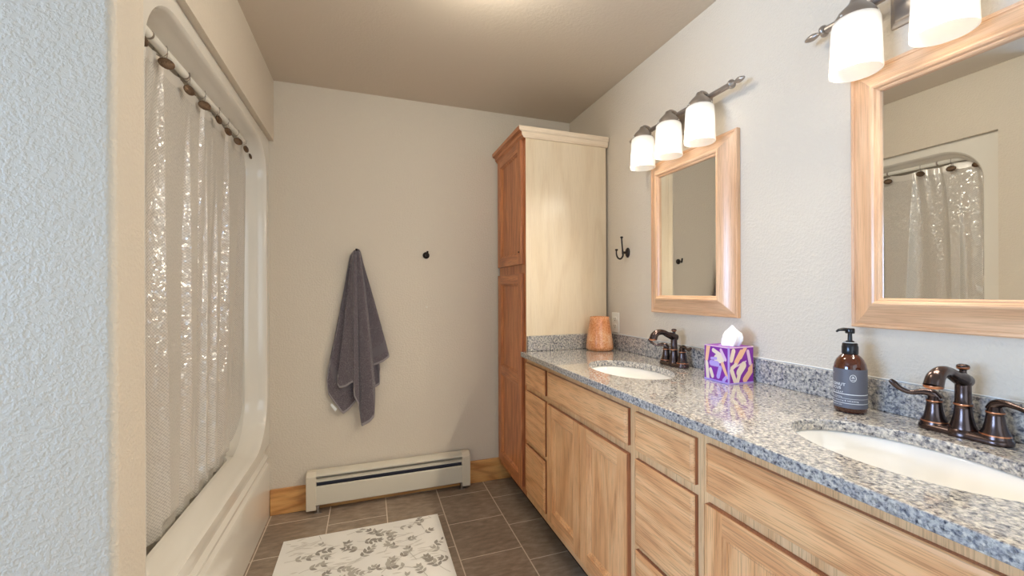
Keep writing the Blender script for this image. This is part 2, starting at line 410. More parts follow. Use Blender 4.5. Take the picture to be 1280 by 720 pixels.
# window wall on the far left of the camera's part of the room
def window_wall():
    y0, y1, z0, z1 = -0.55, 1.0, 0.88, 2.05
    mb = MB(); mb.box(XW-.12, YF-.1, -.06, XW, y0, ZC, WALL); mb.box(XW-.12, y1, -.06, XW, 1.205, ZC, WALL)
    mb.box(XW-.12, y0, -.06, XW, y1, z0, WALL); mb.box(XW-.12, y0, z1, XW, y1, ZC, WALL)
    struct('wall_window_side', mb)
    mb = MB(); t = .05; a = XW-.09; b = XW-.04; ym = (y0+y1)/2
    mb.box(a, y0, z0, b, y0+t, z1, MUNTIN); mb.box(a, y1-t, z0, b, y1, z1, MUNTIN)
    mb.box(a, y0+t, z0, b, y1-t, z0+t, MUNTIN); mb.box(a, y0+t, z1-t, b, y1-t, z1, MUNTIN)
    mb.box(a, ym-.03, z0+t, b, ym+.03, z1-t, MUNTIN); mb.box(a+.01, y0+t, 1.45, b-.01, ym-.03, 1.475, MUNTIN); mb.box(a+.01, ym+.03, 1.45, b-.01, y1-t, 1.475, MUNTIN)
    w_ = struct('window_1', mb, smooth=False)
    mb = MB(); mb.box(XW-.068, y0+t, z0+t, XW-.064, y1-t, z1-t, PANE); g = mb.build('window_pane', w_)
window_wall()
# pine baseboards
mb = MB(); mb.box(TX+.002, YB-.018, 0.0, 0.898, YB, 0.142, PINE); struct('baseboard_back', mb, bevel=.003)

# ------------------------------------------------------------------ bathtub and shower unit
def rrect(y0, y1, z0, z1, rt, rb, d, x, n=12):
    y0 += d; y1 -= d; z0 += d*0.5; z1 -= d; rt = max(rt-d, .02); rb0 = max(.10-d, .02); rb = max(rb-d, .02)
    pts = []
    def arc(cy, cz, ry, rz, a0, a1):
        for k in range(n+1):
            a = a0+(a1-a0)*k/n; pts.append((x, cy+ry*cos(a), cz+rz*sin(a)))
    arc(y1-rb, z0+rb, rb, rb, -pi/2, 0)
    arc(y1-rt, z1-rt, rt, rt, 0, pi/2)
    arc(y0+rt, z1-rt, rt, rt, pi/2, pi)
    rb = .05; arc(y0+rb, z0+rb, rb, rb, pi, 3*pi/2)
    return pts
def outer_rect(y0, y1, z0, z1, x, n=12):
    pts = []; m = n+1
    yc, zc = (y0+y1)/2, (z0+z1)/2
    inner = rrect(OY0, OY1, OZ0, OZ1, ORT, ORB, 0, x, n)
    for p in inner:          # radial projection onto the outer rectangle
        dy, dz = p[1]-yc, p[2]-zc
        k = min(((y1-y0)/2)/abs(dy) if abs(dy) > 1e-6 else 9, ((z1-z0)/2)/abs(dz) if abs(dz) > 1e-6 else 9)
        pts.append((x, yc+dy*k, zc+dz*k))
    for cy_ in (y0, y1):
        for cz_ in (z0, z1):
            i = min(range(len(pts)), key=lambda q: (pts[q][1]-cy_)**2+(pts[q][2]-cz_)**2); pts[i] = (x, cy_, cz_)
    return pts
OY0, OY1, OZ0, OZ1, ORT, ORB = 1.268, 2.573, 0.432, 2.052, 0.19, 0.26
tub = thing('bathtub_shower_unit', 'one-piece glossy white tub and shower surround filling the alcove, arched opening and stepped apron', 'bathtub', (-0.9, 1.9, 0))
mb = MB()
yA, yB_ = 1.207, YB-.001
rings = [outer_rect(yA, yB_, 0.402, 2.097, TX-.012), outer_rect(yA, yB_, 0.402, 2.097, TX)]
for d, x in ((0, TX), (.004, TX-.004), (.009, TX-.012), (.011, TX-.03), (.016, -.575), (.030, -.60), (.034, -.625)):
    rings.append(rrect(OY0, OY1, OZ0, OZ1, ORT, ORB, d, x))
mb.loft(rings, ACRYL)
mb.build('flange', tub, angle=40)
mb = MB()
# interior walls of the shower: U-shaped sweep from the opening to the back
inr = [rrect(OY0, OY1, OZ0, OZ1, ORT, ORB, d, x) for d, x in ((.034, -.625), (.02, -.66), (.012, -.72), (.012, -1.22), (.05, -1.29), (.12, -1.31))]
mb.loft(inr, ACRYL, True, False, True)
keep = [i for i, f in enumerate(mb.f) if len(f) > 4 or max(mb.v[q][2] for q in f) > .4535]
mb.f = [mb.f[i] for i in keep]; mb.m = [mb.m[i] for i in keep]
mb.build('surround_wall', tub, angle=60)
mb = MB()
prof = [(TX, .405), (TX-.004, .398), (-.546, .384), (-.549, .36), (-.547, .342), (-.538, .334), (-.533, .327), (-.533, .318), (-.541, .312), (-.542, .300), (-.536, .292), (-.530, .287), (TX, .272), (TX, .0), (-.60, .0), (-.60, .35)]
mb.loft([[(x, y, z) for x, z in prof] for y in (yA, yB_)], ACRYL, True, True, True)
mb.build('apron', tub, angle=22)
mb = MB()   # basin
def rr(x0, x1, y0, y1, r, z, n=8):
    pts = []
    for cx, cy, a0 in ((x1-r, y1-r, 0), (x0+r, y1-r, pi/2), (x0+r, y0+r, pi), (x1-r, y0+r, 3*pi/2)):
        for k in range(n+1):
            a = a0+pi/2*k/n; pts.append((cx+r*cos(a), cy+r*sin(a), z))
    return pts
mb.loft([rr(-1.305, -.6235, 1.262, 2.59, .02, .4475), rr(-1.22, -.64, 1.31, 2.37, .08, .4475), rr(-1.20, -.646, 1.32, 2.36, .08, .43), rr(-1.17, -.68, 1.38, 2.32, .10, .14), rr(-1.12, -.73, 1.44, 2.26, .10, .10)], ACRYL, True, False, True)
mb.build('basin', tub, angle=50)

# curtain rod, curtain and hooks
def rodpt(y):
    t = (y-1.25)/(2.59-1.25); return Vector((-.614+.014*t, y, 2.010+.018*t))
rod = thing('shower_curtain_rod', 'straight white shower rod across the top of the tub opening', 'curtain rod', tuple(rodpt(1.9)))
mb = MB(); mb.tube([rodpt(1.285), rodpt(1.75)], .0135, WHITEP, 16); mb.tube([rodpt(1.75), rodpt(2.56)], .0115, WHITEP, 16); mb.build('rod', rod)
for ye in (1.285, 2.56):
    mb = MB(); s_ = 1 if ye < 2 else -1
    mb.lathe([(.030, -.004*s_), (.030, .004*s_), (.020, .012*s_), (.016, .03*s_)], tuple(rodpt(ye)), WHITEP, 20, 'y'); mb.build('end_flange', rod)
for ye in (1.50, 1.75):
    mb = MB(); mb.lathe([(.0145, -.004), (.0152, -.002), (.0152, .002), (.0145, .004)], tuple(rodpt(ye)), NICKEL, 20, 'y'); mb.build('joint_ring', rod)

HOOKY = [1.325, 1.435, 1.577, 1.745, 1.885, 2.040, 2.157, 2.30, 2.43, 2.52]
random.seed(3)
curt = thing('shower_curtain', 'translucent vinyl shower curtain with fish-scale sparkle hanging inside the tub', 'shower curtain', (-.62, 1.9, .41))
def curtain():
    nu, nv = 420, 90; y0, y1 = 1.292, 2.545; zb = 0.415
    V = []; UV = []
    def sag(y):
        for a, b in zip(HOOKY[:-1], HOOKY[1:]):
            if a <= y <= b: t = (y-a)/(b-a); return sin(pi*t)*0.16*(b-a)
        return 0
    arc = 0; prev = None
    for j in range(nv+1):
        v = j/nv
        for i in range(nu+1):
            u = i/nu; y = y0+(y1-y0)*u
            ztop = 1.998-sag(y)*.45
            z = ztop+(zb-ztop)*v
            env = 0.45+0.65*min(1, v*3)
            ph = 2*pi*(u*7.3+0.35*sin(u*9+1)+0.12*sin(v*3+u*4))
            f = sin(ph)*0.021*env+sin(ph*2.3+1.7+v*1.2)*0.010*env*(1-.35*v)+sin(ph*0.43+.8)*0.008
            f += 0.004*sin(u*140+3*sin(v*7))*math.exp(-v*7)
            x = (-.614+.014*u)+(-.668+.614)*(v**0.75)+f
            x = min(x, -.626+.012*u-.022*v)
            if z < 0.47: x = min(x, -.662)
            V.append((x, y+.010*cos(ph)*env, z)); UV.append((u*1.75, v*1.55))
    return V, UV, nu, nv
V, UV, nu, nv = curtain()
mb = MB(); fs = []
w_ = nu+1
for j in range(nv):
    for i in range(nu): fs.append((j*w_+i, j*w_+i+1, (j+1)*w_+i+1, (j+1)*w_+i))
hemrows = 2
mb.add(V, fs, VINYL)
HEMV = HEM
o = mb.build('curtain_sheet', curt, angle=180, recalc=False)
uvl = o.data.uv_layers.new(name='uv')
for lp in o.data.loops: uvl.data[lp.index].uv = UV[lp.vertex_index]
# reinforced hem strip along the top, thin tape on the sheet's face
mb = MB(); rows = []
for j in (0, 1, 2): rows.append([(V[j*w_+i][0]+.0012, V[j*w_+i][1], V[j*w_+i][2]+(0.002 if j == 0 else 0)) for i in range(w_)])
mb.loft(rows, VINYL, closed=False); mb.build('top_hem', curt, recalc=False, angle=180)
for k, y in enumerate(HOOKY):
    c = rodpt(y)
    lab = ['nearest the wing wall', 'second from the wing wall', 'third from the wing wall', 'fourth from the wing wall', 'fifth from the wing wall', 'fifth from the back wall', 'fourth from the back wall', 'third from the back wall', 'second from the back wall', 'nearest the back wall'][k]
    h = thing('shower_curtain_hook', 'bronze medallion shower curtain hook on the white rod, '+lab, 'curtain hook', tuple(c), 'bronze hooks of the shower curtain')
    mb = MB(); pts = []
    for q in range(17):
        a = 2*pi*q/16; pts.append((c.x+.019*sin(a)*.95, y+.001*q/16, c.z-.004+.022*cos(a)))
    mb.tube(pts, .0012, NICKEL, 6); mb.build('ring', h)
    mb = MB(); z = c.z-.054+.004*((k*7) % 3); xx = c.x+.014; r = .0175; va = radians([0, 10, 52, 25, 48, 12, 20, 38, 15, 10][k])
    mb.lathe([(.002, -.003), (r, -.001), (r, .002), (r*.8, .0045), (r*.4, .006), (.001, .0065)], (0, 0, 0), MEDAL, 22, 'x', sx=1.25, sy=.95); mb.v = [(xx+p[0]*cos(va)+p[1]*sin(va), y-p[0]*sin(va)+p[1]*cos(va), z+p[2]) for p in mb.v]; mb.build('medallion', h)
    mb = MB(); mb.tube([(c.x+.018, y, c.z-.012), (xx-.002, y, z)], .0012, NICKEL, 6); mb.build('wire', h)

# ------------------------------------------------------------------ towel on the back wall
def robe_hook_back(x, z, label):
    h = thing('robe_hook', label, 'hook', (x, YB, z))
    mb = MB(); mb.lathe([(.021, 0), (.021, -.003), (.018, -.007), (.010, -.010), (.008, -.012)], (x, YB, z), HOOKM, 24, 'y'); mb.build('rosette', h)
    mb = MB(); mb.tube([(x, YB-.01, z), (x, YB-.035, z-.002), (x, YB-.042, z-.002)], [.007, .006, .0075], HOOKM, 12); mb.build('post', h)
    mb = MB(); mb.tube([(x+.002, YB-.04, z-.012), (x+.002, YB-.044, z+.004), (x+.003, YB-.048, z+.024)], [.0045, .006, .006], HOOKM, 10); mb.build('peg', h)
robe_hook_back(.344, 1.476, 'small dark bronze robe hook bare on the back wall right of the towel')
robe_hook_back(-.068, 1.478, 'dark bronze robe hook on the back wall with the grey towel draped over it')
mb = MB(); mb.lathe([(.005, 0), (.005, -.0012), (.002, -.0016)], (.347, YB, 1.151), WHITEP, 12, 'y')
mb.lathe([(.0018, -.0014), (.001, -.0022)], (.347, YB, 1.151), DARK, 8, 'y'); tag(mb.build('wall_anchor'), 'tiny wall anchor left in the back wall below the bare hook', 'anchor')

def resample(pts, n):
    d = [0]
    for a, b in zip(pts[:-1], pts[1:]): d.append(d[-1]+sqrt((a[0]-b[0])**2+(a[1]-b[1])**2))
    out = []
    for i in range(n+1):
        t = d[-1]*i/n; k = 0
        while k < len(d)-2 and d[k+1] < t: k += 1
        s_ = (t-d[k])/max(1e-9, d[k+1]-d[k]); out.append((pts[k][0]+(pts[k+1][0]-pts[k][0])*s_, pts[k][1]+(pts[k+1][1]-pts[k][1])*s_))
    return out
TW = thing('bath_towel', 'dark grey terry bath towel draped from a hook on the back wall', 'towel', (-.068, YB-.05, 1.45))
def towel_layer(name, bottom, topl, topr, ybase, amp, folds, ph, bulge, band=None, hem=True, n=60, m_=60, rightpull=0, mat_=TERRY):
    bot = resample(bottom, n); V = []; 
    for j in range(m_+1):
        v = j/m_
        for i in range(n+1):
            u = i/n; tx = topl[0]+(topr[0]-topl[0])*u; tz = topl[1]+(topr[1]-topl[1])*u+.014*sin(pi*u)
            bx, bz = bot[i]; e = v**0.93
            x = tx+(bx-tx)*(e if bulge is None else e+bulge*sin(pi*v)*(0.5-u)*-1)
            z = tz+(bz-tz)*v
            a = amp*(0.35+0.65*v)
            y = ybase-a*(0.5+0.5*sin(2*pi*(u*folds)+ph+v*.6))-.008*sin(pi*u)*(1-v)
            y -= .006*sin(pi*u)
            V.append((x, y, z))
    mb = MB(); fs = []; w2 = n+1
    mb.v = V
    for j in range(m_):
        mm = mat_
        if band and band[0] <= j/m_ < band[1]: mm = BAND
        if hem and j == m_-1: mm = STITCH
        for i in range(n): mb.face((j*w2+i, j*w2+i+1, (j+1)*w2+i+1, (j+1)*w2+i), mm)
    o = mb.build(name, TW, angle=180, recalc=False)
    sd = o.modifiers.new('thick', 'SOLIDIFY'); sd.thickness = .005; sd.offset = 0
    return o
yT = YB-.012
towel_layer('back_fold', [(-.205, .875), (-.222, .80), (-.230, .72), (-.222, .655), (-.200, .62), (-.142, .536), (-.107, .561), (-.06, .615), (-.02, .66)], (-.100, 1.462), (-.055, 1.48), yT, .022, 1.6, .5, .1, band=(.80, .86))
towel_layer('inner_fold', [(-.06, .66), (-.01, .672), (.040, .676), (.062, .690), (.064, .79)], (-.085, 1.48), (-.046, 1.478), yT-.006, .018, 1.3, 0, .0)
towel_layer('side_fold', [(-.07, .80), (.0, .803), (.045, .812), (.085, .832), (.118, .858), (.100, .892), (.079, .925), (.05, 1.0)], (-.070, 1.486), (-.044, 1.486), yT-.016, .024, 1.5, 2.0, .0, band=(.84, .92))
towel_layer('front_fold', [(-.168, .76), (-.172, .715), (-.160, .690), (-.125, .697), (-.083, .728), (-.079, .64), (-.058, .59), (-.039, .460), (.003, .484), (.030, .514), (.034, .60), (.036, .70)], (-.092, 1.474), (-.042, 1.474), yT-.030, .034, 2.2, 3.4, .12)
mb = MB(); mb.add([(-.203, yT-.020, .604), (-.172, yT-.026, .572), (-.184, yT-.026, .556), (-.210, yT-.020, .592)], [(0, 1, 2, 3)], PRINT)
mb.build('care_tag', TW, recalc=False)['label'] = 'small white fabric tag'

# ------------------------------------------------------------------ baseboard heater
HX0, HX1 = -.334, .607; HY1 = YB-.018; HY0 = 2.552
ht = thing('baseboard_heater', 'cream metal baseboard heater along the foot of the back wall', 'heater', ((HX0+HX1)/2, HY1, .02))
def xsweep(prof, x0, x1, m): 
    mb = MB(); mb.loft([[(x, y, z) for y, z in prof] for x in (x0, x1)], m, True, True, True); return mb
xsweep([(HY1, .05), (HY1, .226), (HY0+.018, .222), (HY0+.004, .212), (HY0+.003, .205), (HY0+.006, .205), (HY0+.008, .211), (HY0+.020, .218), (HY1-.003, .222), (HY1-.003, .05)], HX0+.05, HX1-.05, CREAM).build('back_hood', ht, angle=30)
xsweep([(HY0, .146), (HY0+.004, .150), (HY0+.010, .150), (HY0+.010, .146), (HY0+.004, .144), (HY0+.003, .05), (HY0+.010, .042), (HY0+.010, .039), (HY0, .046)], HX0+.05, HX1-.05, CREAM).build('front_panel', ht, angle=30)
xsweep([(HY0+.004, .173), (HY0+.004, .181), (HY0+.020, .187), (HY0+.020, .183)], HX0+.05, HX1-.05, CREAM).build('damper', ht)
mb = MB(); mb.box(HX0+.05, HY0+.024, .07, HX1-.05, HY1-.004, .165, DARKGAP); mb.build('heating_element', ht, bevel=.002)
mb = MB(); mb.tube([(HX0+.04, HY0+.03, .11), (HX1-.04, HY0+.03, .11)], .011, COPPER, 12); mb.build('pipe', ht)
for x0, x1 in ((HX0, HX0+.052), (HX1-.052, HX1)):
    pr = [(HY1, .018), (HY1, .228), (HY1-.034, .228), (HY0-.003, .206), (HY0-.003, .030), (HY0-.003, .018)]
    xsweep(pr, x0, x1, ALMOND).build('end_cap', ht, bevel=.003)
for xx in (HX0+.055, HX1-.06):
    mb = MB(); mb.box(xx, HY0+.004, .0, xx+.012, HY0+.03, .045, NICKEL); mb.box(xx-.012, HY0-.002, .0, xx+.024, HY0+.03, .004, NICKEL); mb.tube([(xx+.006, HY0+.002, .022), (xx+.006, HY0-.006, .022)], .006, NICKEL, 10); mb.build('bracket_foot', ht)

# ------------------------------------------------------------------ bath mat
MX0, MX1, MY0, MY1, MZ = -.402, .360, 1.10, 2.306, .008
mb = MB(); mb.box(MX0, MY0, .0, MX1, MY1, MZ, MATW)
rnd = random.Random(21); LZ = MZ+.0004; PL = []
def leaf(cx, cy, ang, L, W, m):
    global LZ
    LZ += 1e-6; n = 7; P = []
    for k in range(n+1):
        t = k/n; P.append((L*t, W*sin(pi*t**.8)*.5))
    for k in range(n-1, 0, -1):
        t = k/n; P.append((L*t, -W*sin(pi*t**.8)*.5))
    ca, sa = cos(ang), sin(ang); pts = [(cx+a*ca-b*sa, cy+a*sa+b*ca, LZ) for a, b in P]
    if any(not (MX0+.004 < p[0] < MX1-.004 and MY0+.004 < p[1] < MY1-.004) for p in pts): return
    mb.add(pts, [tuple(range(len(pts)))], m)
def sprig(cx, cy, ang, n, L, m, curve=.12):
    global LZ
    x, y, a = cx, cy, ang
    for k in range(n):
        nx, ny = x+L*.55*cos(a), y+L*.55*sin(a); px, py = -sin(a)*.0011, cos(a)*.0011; LZ += 1e-6
        q = [(x+px, y+py, LZ), (x-px, y-py, LZ), (nx-px, ny-py, LZ), (nx+px, ny+py, LZ)]
        if all(MX0+.004 < t[0] < MX1-.004 and MY0+.004 < t[1] < MY1-.004 for t in q): mb.add(q, [(0, 1, 2, 3)], LEAF1)
        x, y = nx, ny
        if k > 0:
            s_ = L*(1.0-.35*k/n)*rnd.uniform(.8, 1.15)
            for sg in (-1, 1):
                if rnd.random() < .85: leaf(x, y, a+sg*rnd.uniform(.55, 1.0), s_, s_*rnd.uniform(.38, .55), rnd.choice([m, m, LEAF1, LEAF3]))
        a += rnd.uniform(-curve, curve*1.4)
    leaf(x, y, a, L*.8, L*.36, m)
def strokes(cx, cy, n):
    for _ in range(n): leaf(cx+rnd.uniform(-.06, .06), cy+rnd.uniform(-.04, .04), rnd.uniform(-.3, .5), rnd.uniform(.03, .07), rnd.uniform(.006, .012), LEAF2)
for k in range(58): strokes(rnd.uniform(MX0, MX1), rnd.uniform(MY0, MY1), 5)
yy = MY1-.05; row = 0
while yy > MY0:
    for c_ in range(7):
        cx = MX0+.05+.115*c_+(.065 if row % 2 else 0)+rnd.uniform(-.02, .02)
        sprig(cx, yy+rnd.uniform(-.03, .03), rnd.choice([rnd.uniform(.2, 1.2), rnd.uniform(1.8, 3.0), rnd.uniform(-.6, .3)]), rnd.choice([3, 4, 4, 5]), rnd.uniform(.034, .046), rnd.choice([LEAF1, LEAF3, LEAF1]))
    yy -= .075; row += 1
o = mb.build('bath_mat', recalc=False, smooth=False); tag(o, 'white bath mat printed with grey leaf sprigs on the tiled floor', 'bath mat')

# ------------------------------------------------------------------ cabinets
XV, XF = .826, .808          # face frame plane, door and drawer front plane
ZK, ZT = .11, .888
def rect(x, y0, y1, z0, z1, d): return [(x, y0+d, z0+d), (x, y1-d, z0+d), (x, y1-d, z1-d), (x, y0+d, z1-d)]
def drawer_front(par, y0, y1, z0, z1):
    mb = MB(); mb.loft([rect(XV-.0005, y0, y1, z0, z1, 0), rect(XF+.007, y0, y1, z0, z1, 0), rect(XF+.004, y0, y1, z0, z1, .002), rect(XF+.0015, y0, y1, z0, z1, .010), rect(XF, y0, y1, z0, z1, .0125)], OAK_H, True, True, True)
    mb.m[0:4] = [mb.mi(OAK_E)]*4; mb.build('drawer_front', par, bevel=None, angle=12)
def door(par, y0, y1, z0, z1, mv, mh, w=.055, midz=None, name='door'):
    mb = MB(); t = XF
    def bar(a0, a1, b0, b1, m): mb.box(t, a0, b0, XV-.0005, a1, b1, m)
    bar(y0, y0+w, z0, z1, mv); bar(y1-w, y1, z0, z1, mv)
    bar(y0+w, y1-w, z0, z0+w, mh); bar(y0+w, y1-w, z1-w, z1, mh)
    spans = [(z0+w, z1-w)]
    if midz: bar(y0+w, y1-w, midz-w/2, midz+w/2, mh); spans = [(z0+w, midz-w/2), (midz+w/2, z1-w)]
    e = .0005; me_ = OAK_E
    mb.box(t+.003, y0-e, z0, XV-.0006, y0, z1, me_); mb.box(t+.003, y1, z0, XV-.0006, y1+e, z1, me_)
    mb.box(t+.003, y0, z0-e, XV-.0006, y1, z0, me_); mb.box(t+.003, y0, z1, XV-.0006, y1, z1+e, me_)
    d = mb.build(name, par, bevel=.0025, seg=2, angle=30)
    for a, b in spans:
        mb = MB(); mb.loft([rect(t+.0005, y0+w-.001, y1-w+.001, a-.001, b+.001, 0), rect(t+.0045, y0+w, y1-w, a, b, .003), rect(t+.005, y0+w, y1-w, a, b, .008), rect(t+.0085, y0+w, y1-w, a, b, .010), rect(t+.013, y0+w, y1-w, a, b, .0155), rect(t+.013, y0+w, y1-w, a, b, .018)], mv, True, False, True)
        mb.build('door_panel', d, angle=20)
    return d
def carcass(name, label, y0, y1, group=None):
    c = thing(name, label, 'cabinet', ((XV+XR)/2, (y0+y1)/2, 0), group); g = .0006
    y0 += g; y1 -= g
    mb = MB(); mb.box(XV, y0, ZK, XV+.019, y0+.022, ZT, OAK_F); mb.box(XV, y1-.022, ZK, XV+.019, y1, ZT, OAK_F)
    mb.box(XV, y0+.022, ZT-.045, XV+.019, y1-.022, ZT, OAK_F); mb.box(XV, y0+.022, ZK, XV+.019, y1-.022, ZK+.05, OAK_F)
    mb.box(XV+.001, y0+.022, ZK+.05, XV+.018, y1-.022, ZT-.045, OAK_F)
    mb.build('face_frame', c, smooth=False)
    mb = MB(); mb.box(XV+.019, y0, ZK, 1.345, y0+.014, ZT-.002, VENEER); mb.box(XV+.019, y1-.014, ZK, 1.345, y1, ZT-.002, VENEER)
    mb.box(XV+.019, y0+.014, ZK, 1.345, y1-.014, ZK+.014, VENEER); mb.box(1.333, y0+.014, ZK+.014, 1.345, y1-.014, ZT-.002, VENEER)
    mb.build('carcass', c, smooth=False)
    mb = MB(); mb.box(.90, y0, 0, .915, y1, ZK, DARK); mb.build('toe_kick', c, smooth=False)
    return c
A = carcass('drawer_cabinet', 'narrow oak cabinet of three drawers against the tall linen cabinet', 1.832, 2.1250)
for z0, z1 in ((.734, .858), (.437, .706), (.157, .412)): drawer_front(A, 1.848, 2.108, z0, z1)
B = carcass('sink_cabinet', 'oak sink cabinet with two panel doors under the far sink', 1.147, 1.832)
drawer_front(B, 1.167, 1.814, .734, .858)
door(B, 1.4915, 1.814, .155, .706, OAK_V, OAK_H); door(B, 1.167, 1.4885, .155, .706, OAK_V, OAK_H)
C_ = carcass('drawer_cabinet', 'oak cabinet of three drawers between the two sink cabinets', .849, 1.147)
for z0, z1 in ((.734, .858), (.430, .706), (.157, .412)): drawer_front(C_, .869, 1.127, z0, z1)
D = carcass('sink_cabinet', 'oak sink cabinet under the near sink, nearest the camera', .164, .849)
drawer_front(D, .184, .830, .734, .858)
door(D, .5085, .830, .155, .706, OAK_V, OAK_H); door(D, .184, .5055, .155, .706, OAK_V, OAK_H)

TC = thing('linen_cabinet', 'tall oak linen cabinet with pale veneer side in the back right corner', 'cabinet', (1.08, 2.37, 0))
TY0, TY1, TZ = 2.1262, YB-.0195, 2.112
mb = MB(); mb.box(XV, TY0, ZK, XV+.019, TY0+.035, TZ, OAKR_V); mb.box(XV, TY1-.02, ZK, XV+.019, TY1, TZ, OAKR_V)
mb.box(XV, TY0+.035, ZK, XV+.019, TY1-.02, ZK+.05, OAKR_V); mb.box(XV, TY0+.035, TZ-.03, XV+.019, TY1-.02, TZ, OAKR_V); mb.box(XV, TY0+.035, 1.34, XV+.019, TY1-.02, 1.41, OAKR_V)
mb.box(XV+.002, TY0+.035, ZK+.05, XV+.018, TY1-.02, 1.34, OAKR_V); mb.box(XV+.002, TY0+.035, 1.41, XV+.018, TY1-.02, TZ-.03, OAKR_V)
mb.build('face_frame', TC, smooth=False)
mb = MB(); mb.box(XV+.0192, TY0, ZK, 1.337, TY0+.015, TZ, VENEER); mb.box(XV+.0192, TY1-.015, ZK, 1.337, TY1, TZ, VENEER)
mb.box(XV+.0192, TY0+.015, ZK, 1.337, TY1-.015, ZK+.015, VENEER); mb.box(1.325, TY0+.015, ZK+.015, 1.337, TY1-.015, TZ, VENEER); mb.box(XV+.0192, TY0+.015, TZ-.015, 1.325, TY1-.015, TZ, VENEER)
mb.build('side_panel', TC, smooth=False)['label'] = 'pale satin veneer side'
mb = MB(); mb.box(XV-.0006, TY0-.0008, .89, XV+.03, TY0+.0, TZ-.01, VENEER); mb.build('edge_strip', TC, smooth=False)
door(TC, 2.160, 2.592, 1.402, 2.100, OAKR_V, OAKR_H); door(TC, 2.160, 2.592, .150, 1.349, OAKR_V, OAKR_H, midz=.742)
mb = MB(); mb.box(.90, TY0, 0, .915, TY1, ZK, DARK); mb.build('toe_kick', TC, smooth=False)
# crown moulding: mitred along front (-x) and side (-y)
mb = MB(); cp = [(.000, 2.098), (.006, 2.100), (.008, 2.106), (.012, 2.112), (.013, 2.128), (.020, 2.132), (.023, 2.136), (.024, 2.156), (.0, 2.156)]
def crown_ring(k):
    out = []
    for o_, z in cp:
        fx = XV-.001-o_*1.75-.004; sy = TY0-.001-o_*.85
        out.append({0: (fx, TY1+.012, z), 1: (fx, sy, z), 2: (1.345, sy, z)}[k])
    return out
mb.loft([crown_ring(0), crown_ring(1)], OAKR_H, True, True, False)
mb.loft([crown_ring(1), crown_ring(2)], CROWN, True, False, True)
mb.build('crown_moulding', TC, angle=30)
mb = MB(); mb.box(XV-.004, TY0, TZ+.001, 1.337, TY1, TZ+.012, VENEER); mb.build('top_board', TC, smooth=False)
mb = MB(); mb.lathe([(.004, 0), (.005, -.004), (.003, -.007)], (XF, 2.19, 1.47), DARK, 10, 'x'); mb.build('bumper', TC)

# ------------------------------------------------------------------ counter top with two oval cut-outs
import bmesh
ZTOP = .9155; CX0 = .7908; TH = .0275
SC = [(1.052, 1.497), (1.052, .533)]; SA, SB = .147, .222
def slab():
    bm = bmesh.new(); loops = []
    def loop(pts):
        vs = [bm.verts.new(p) for p in pts]; return [bm.edges.new((vs[i], vs[(i+1) % len(vs)])) for i in range(len(vs))]
    E = loop([(CX0, .15, ZTOP), (XR-.001, .15, ZTOP), (XR-.001, 2.1250, ZTOP), (CX0, 2.1250, ZTOP)])
    for cx, cy in SC: E += loop([(cx+SA*cos(2*pi*k/64), cy+SB*sin(2*pi*k/64), ZTOP) for k in range(64)])
    bmesh.ops.triangle_fill(bm, use_beauty=True, use_dissolve=False, edges=E)
    kill = [f for f in bm.faces if any(((f.calc_center_median().x-cx)/SA)**2+((f.calc_center_median().y-cy)/SB)**2 < .97 for cx, cy in SC)]
    bmesh.ops.delete(bm, geom=kill, context='FACES')
    r = bmesh.ops.extrude_face_region(bm, geom=list(bm.faces))
    for v in r['geom']:
        if isinstance(v, bmesh.types.BMVert): v.co.z -= TH
    bmesh.ops.recalc_face_normals(bm, faces=bm.faces)
    return bm
ct = thing('countertop', 'long grey speckled granite countertop with two oval sinks and a low backsplash', 'countertop', (1.07, 1.14, ZTOP-TH))
bm = slab(); me = bpy.data.meshes.new('slab'); bm.to_mesh(me); bm.free(); me.materials.append(GRANITE)
for v in me.vertices: v.co -= ORG[ct.name]
o = bpy.data.objects.new('slab', me); COL.objects.link(o); o.parent = ct
b = o.modifiers.new('bevel', 'BEVEL'); b.width = .003; b.segments = 3; b.limit_method = 'ANGLE'; b.angle_limit = radians(60)
mb = MB(); mb.box(1.334, .15, ZTOP+.0003, XR-.0008, 2.1255, 1.001, GRANITE); mb.build('backsplash', ct, bevel=.002)
mb = MB(); mb.box(XR-.0065, .15, 1.0012, XR-.0008, 2.125, 1.0045, MUNTIN); mb.build('lit_top_strip', ct, bevel=.001)  # pale strip standing in for light caught on the backsplash's top edge
mb = MB(); mb.box(.828, 2.1055, ZTOP+.0003, 1.3335, 2.1252, 1.001, GRANITE); mb.build('side_splash', ct, bevel=.002)

def sink(cx, cy, label):
    s_ = thing('sink', label, 'sink', (cx, cy, ZTOP-TH-.15))
    zt = ZTOP-TH-.0008; mb = MB()
    prof = [(SA+.022, 0), (SA+.004, 0), (SA+.001, -.004), (SA-.006, -.03), (SA-.022, -.075), (SA-.055, -.118), (SA-.10, -.140), (.024, -.146), (.024, -.156), (.035, -.156), (SA-.09, -.150), (SA-.04, -.125), (SA-.005, -.075), (SA+.006, -.03), (SA+.022, -.010)]
    rings = []
    for r, h in prof:
        rb = r+(SB-SA) if r > .03 else r
        if .03 < r < SA-.05: rb = r*SB/SA
        rings.append([(cx+r*cos(2*pi*k/56), cy+rb*sin(2*pi*k/56), zt+h) for k in range(56)])
    rings.append(rings[0]); mb.loft(rings, PORC); mb.build('basin', s_, angle=60)
    mb = MB(); mb.lathe([(.0235, -.150), (.0235, -.1455), (.021, -.143), (.012, -.1425), (.004, -.141)], (cx, cy, zt), BRONZE, 24); mb.build('drain', s_)
sink(*SC[0], 'oval white undermount sink below the far faucet by the linen cabinet')
sink(*SC[1], 'oval white undermount sink at the near end of the counter')

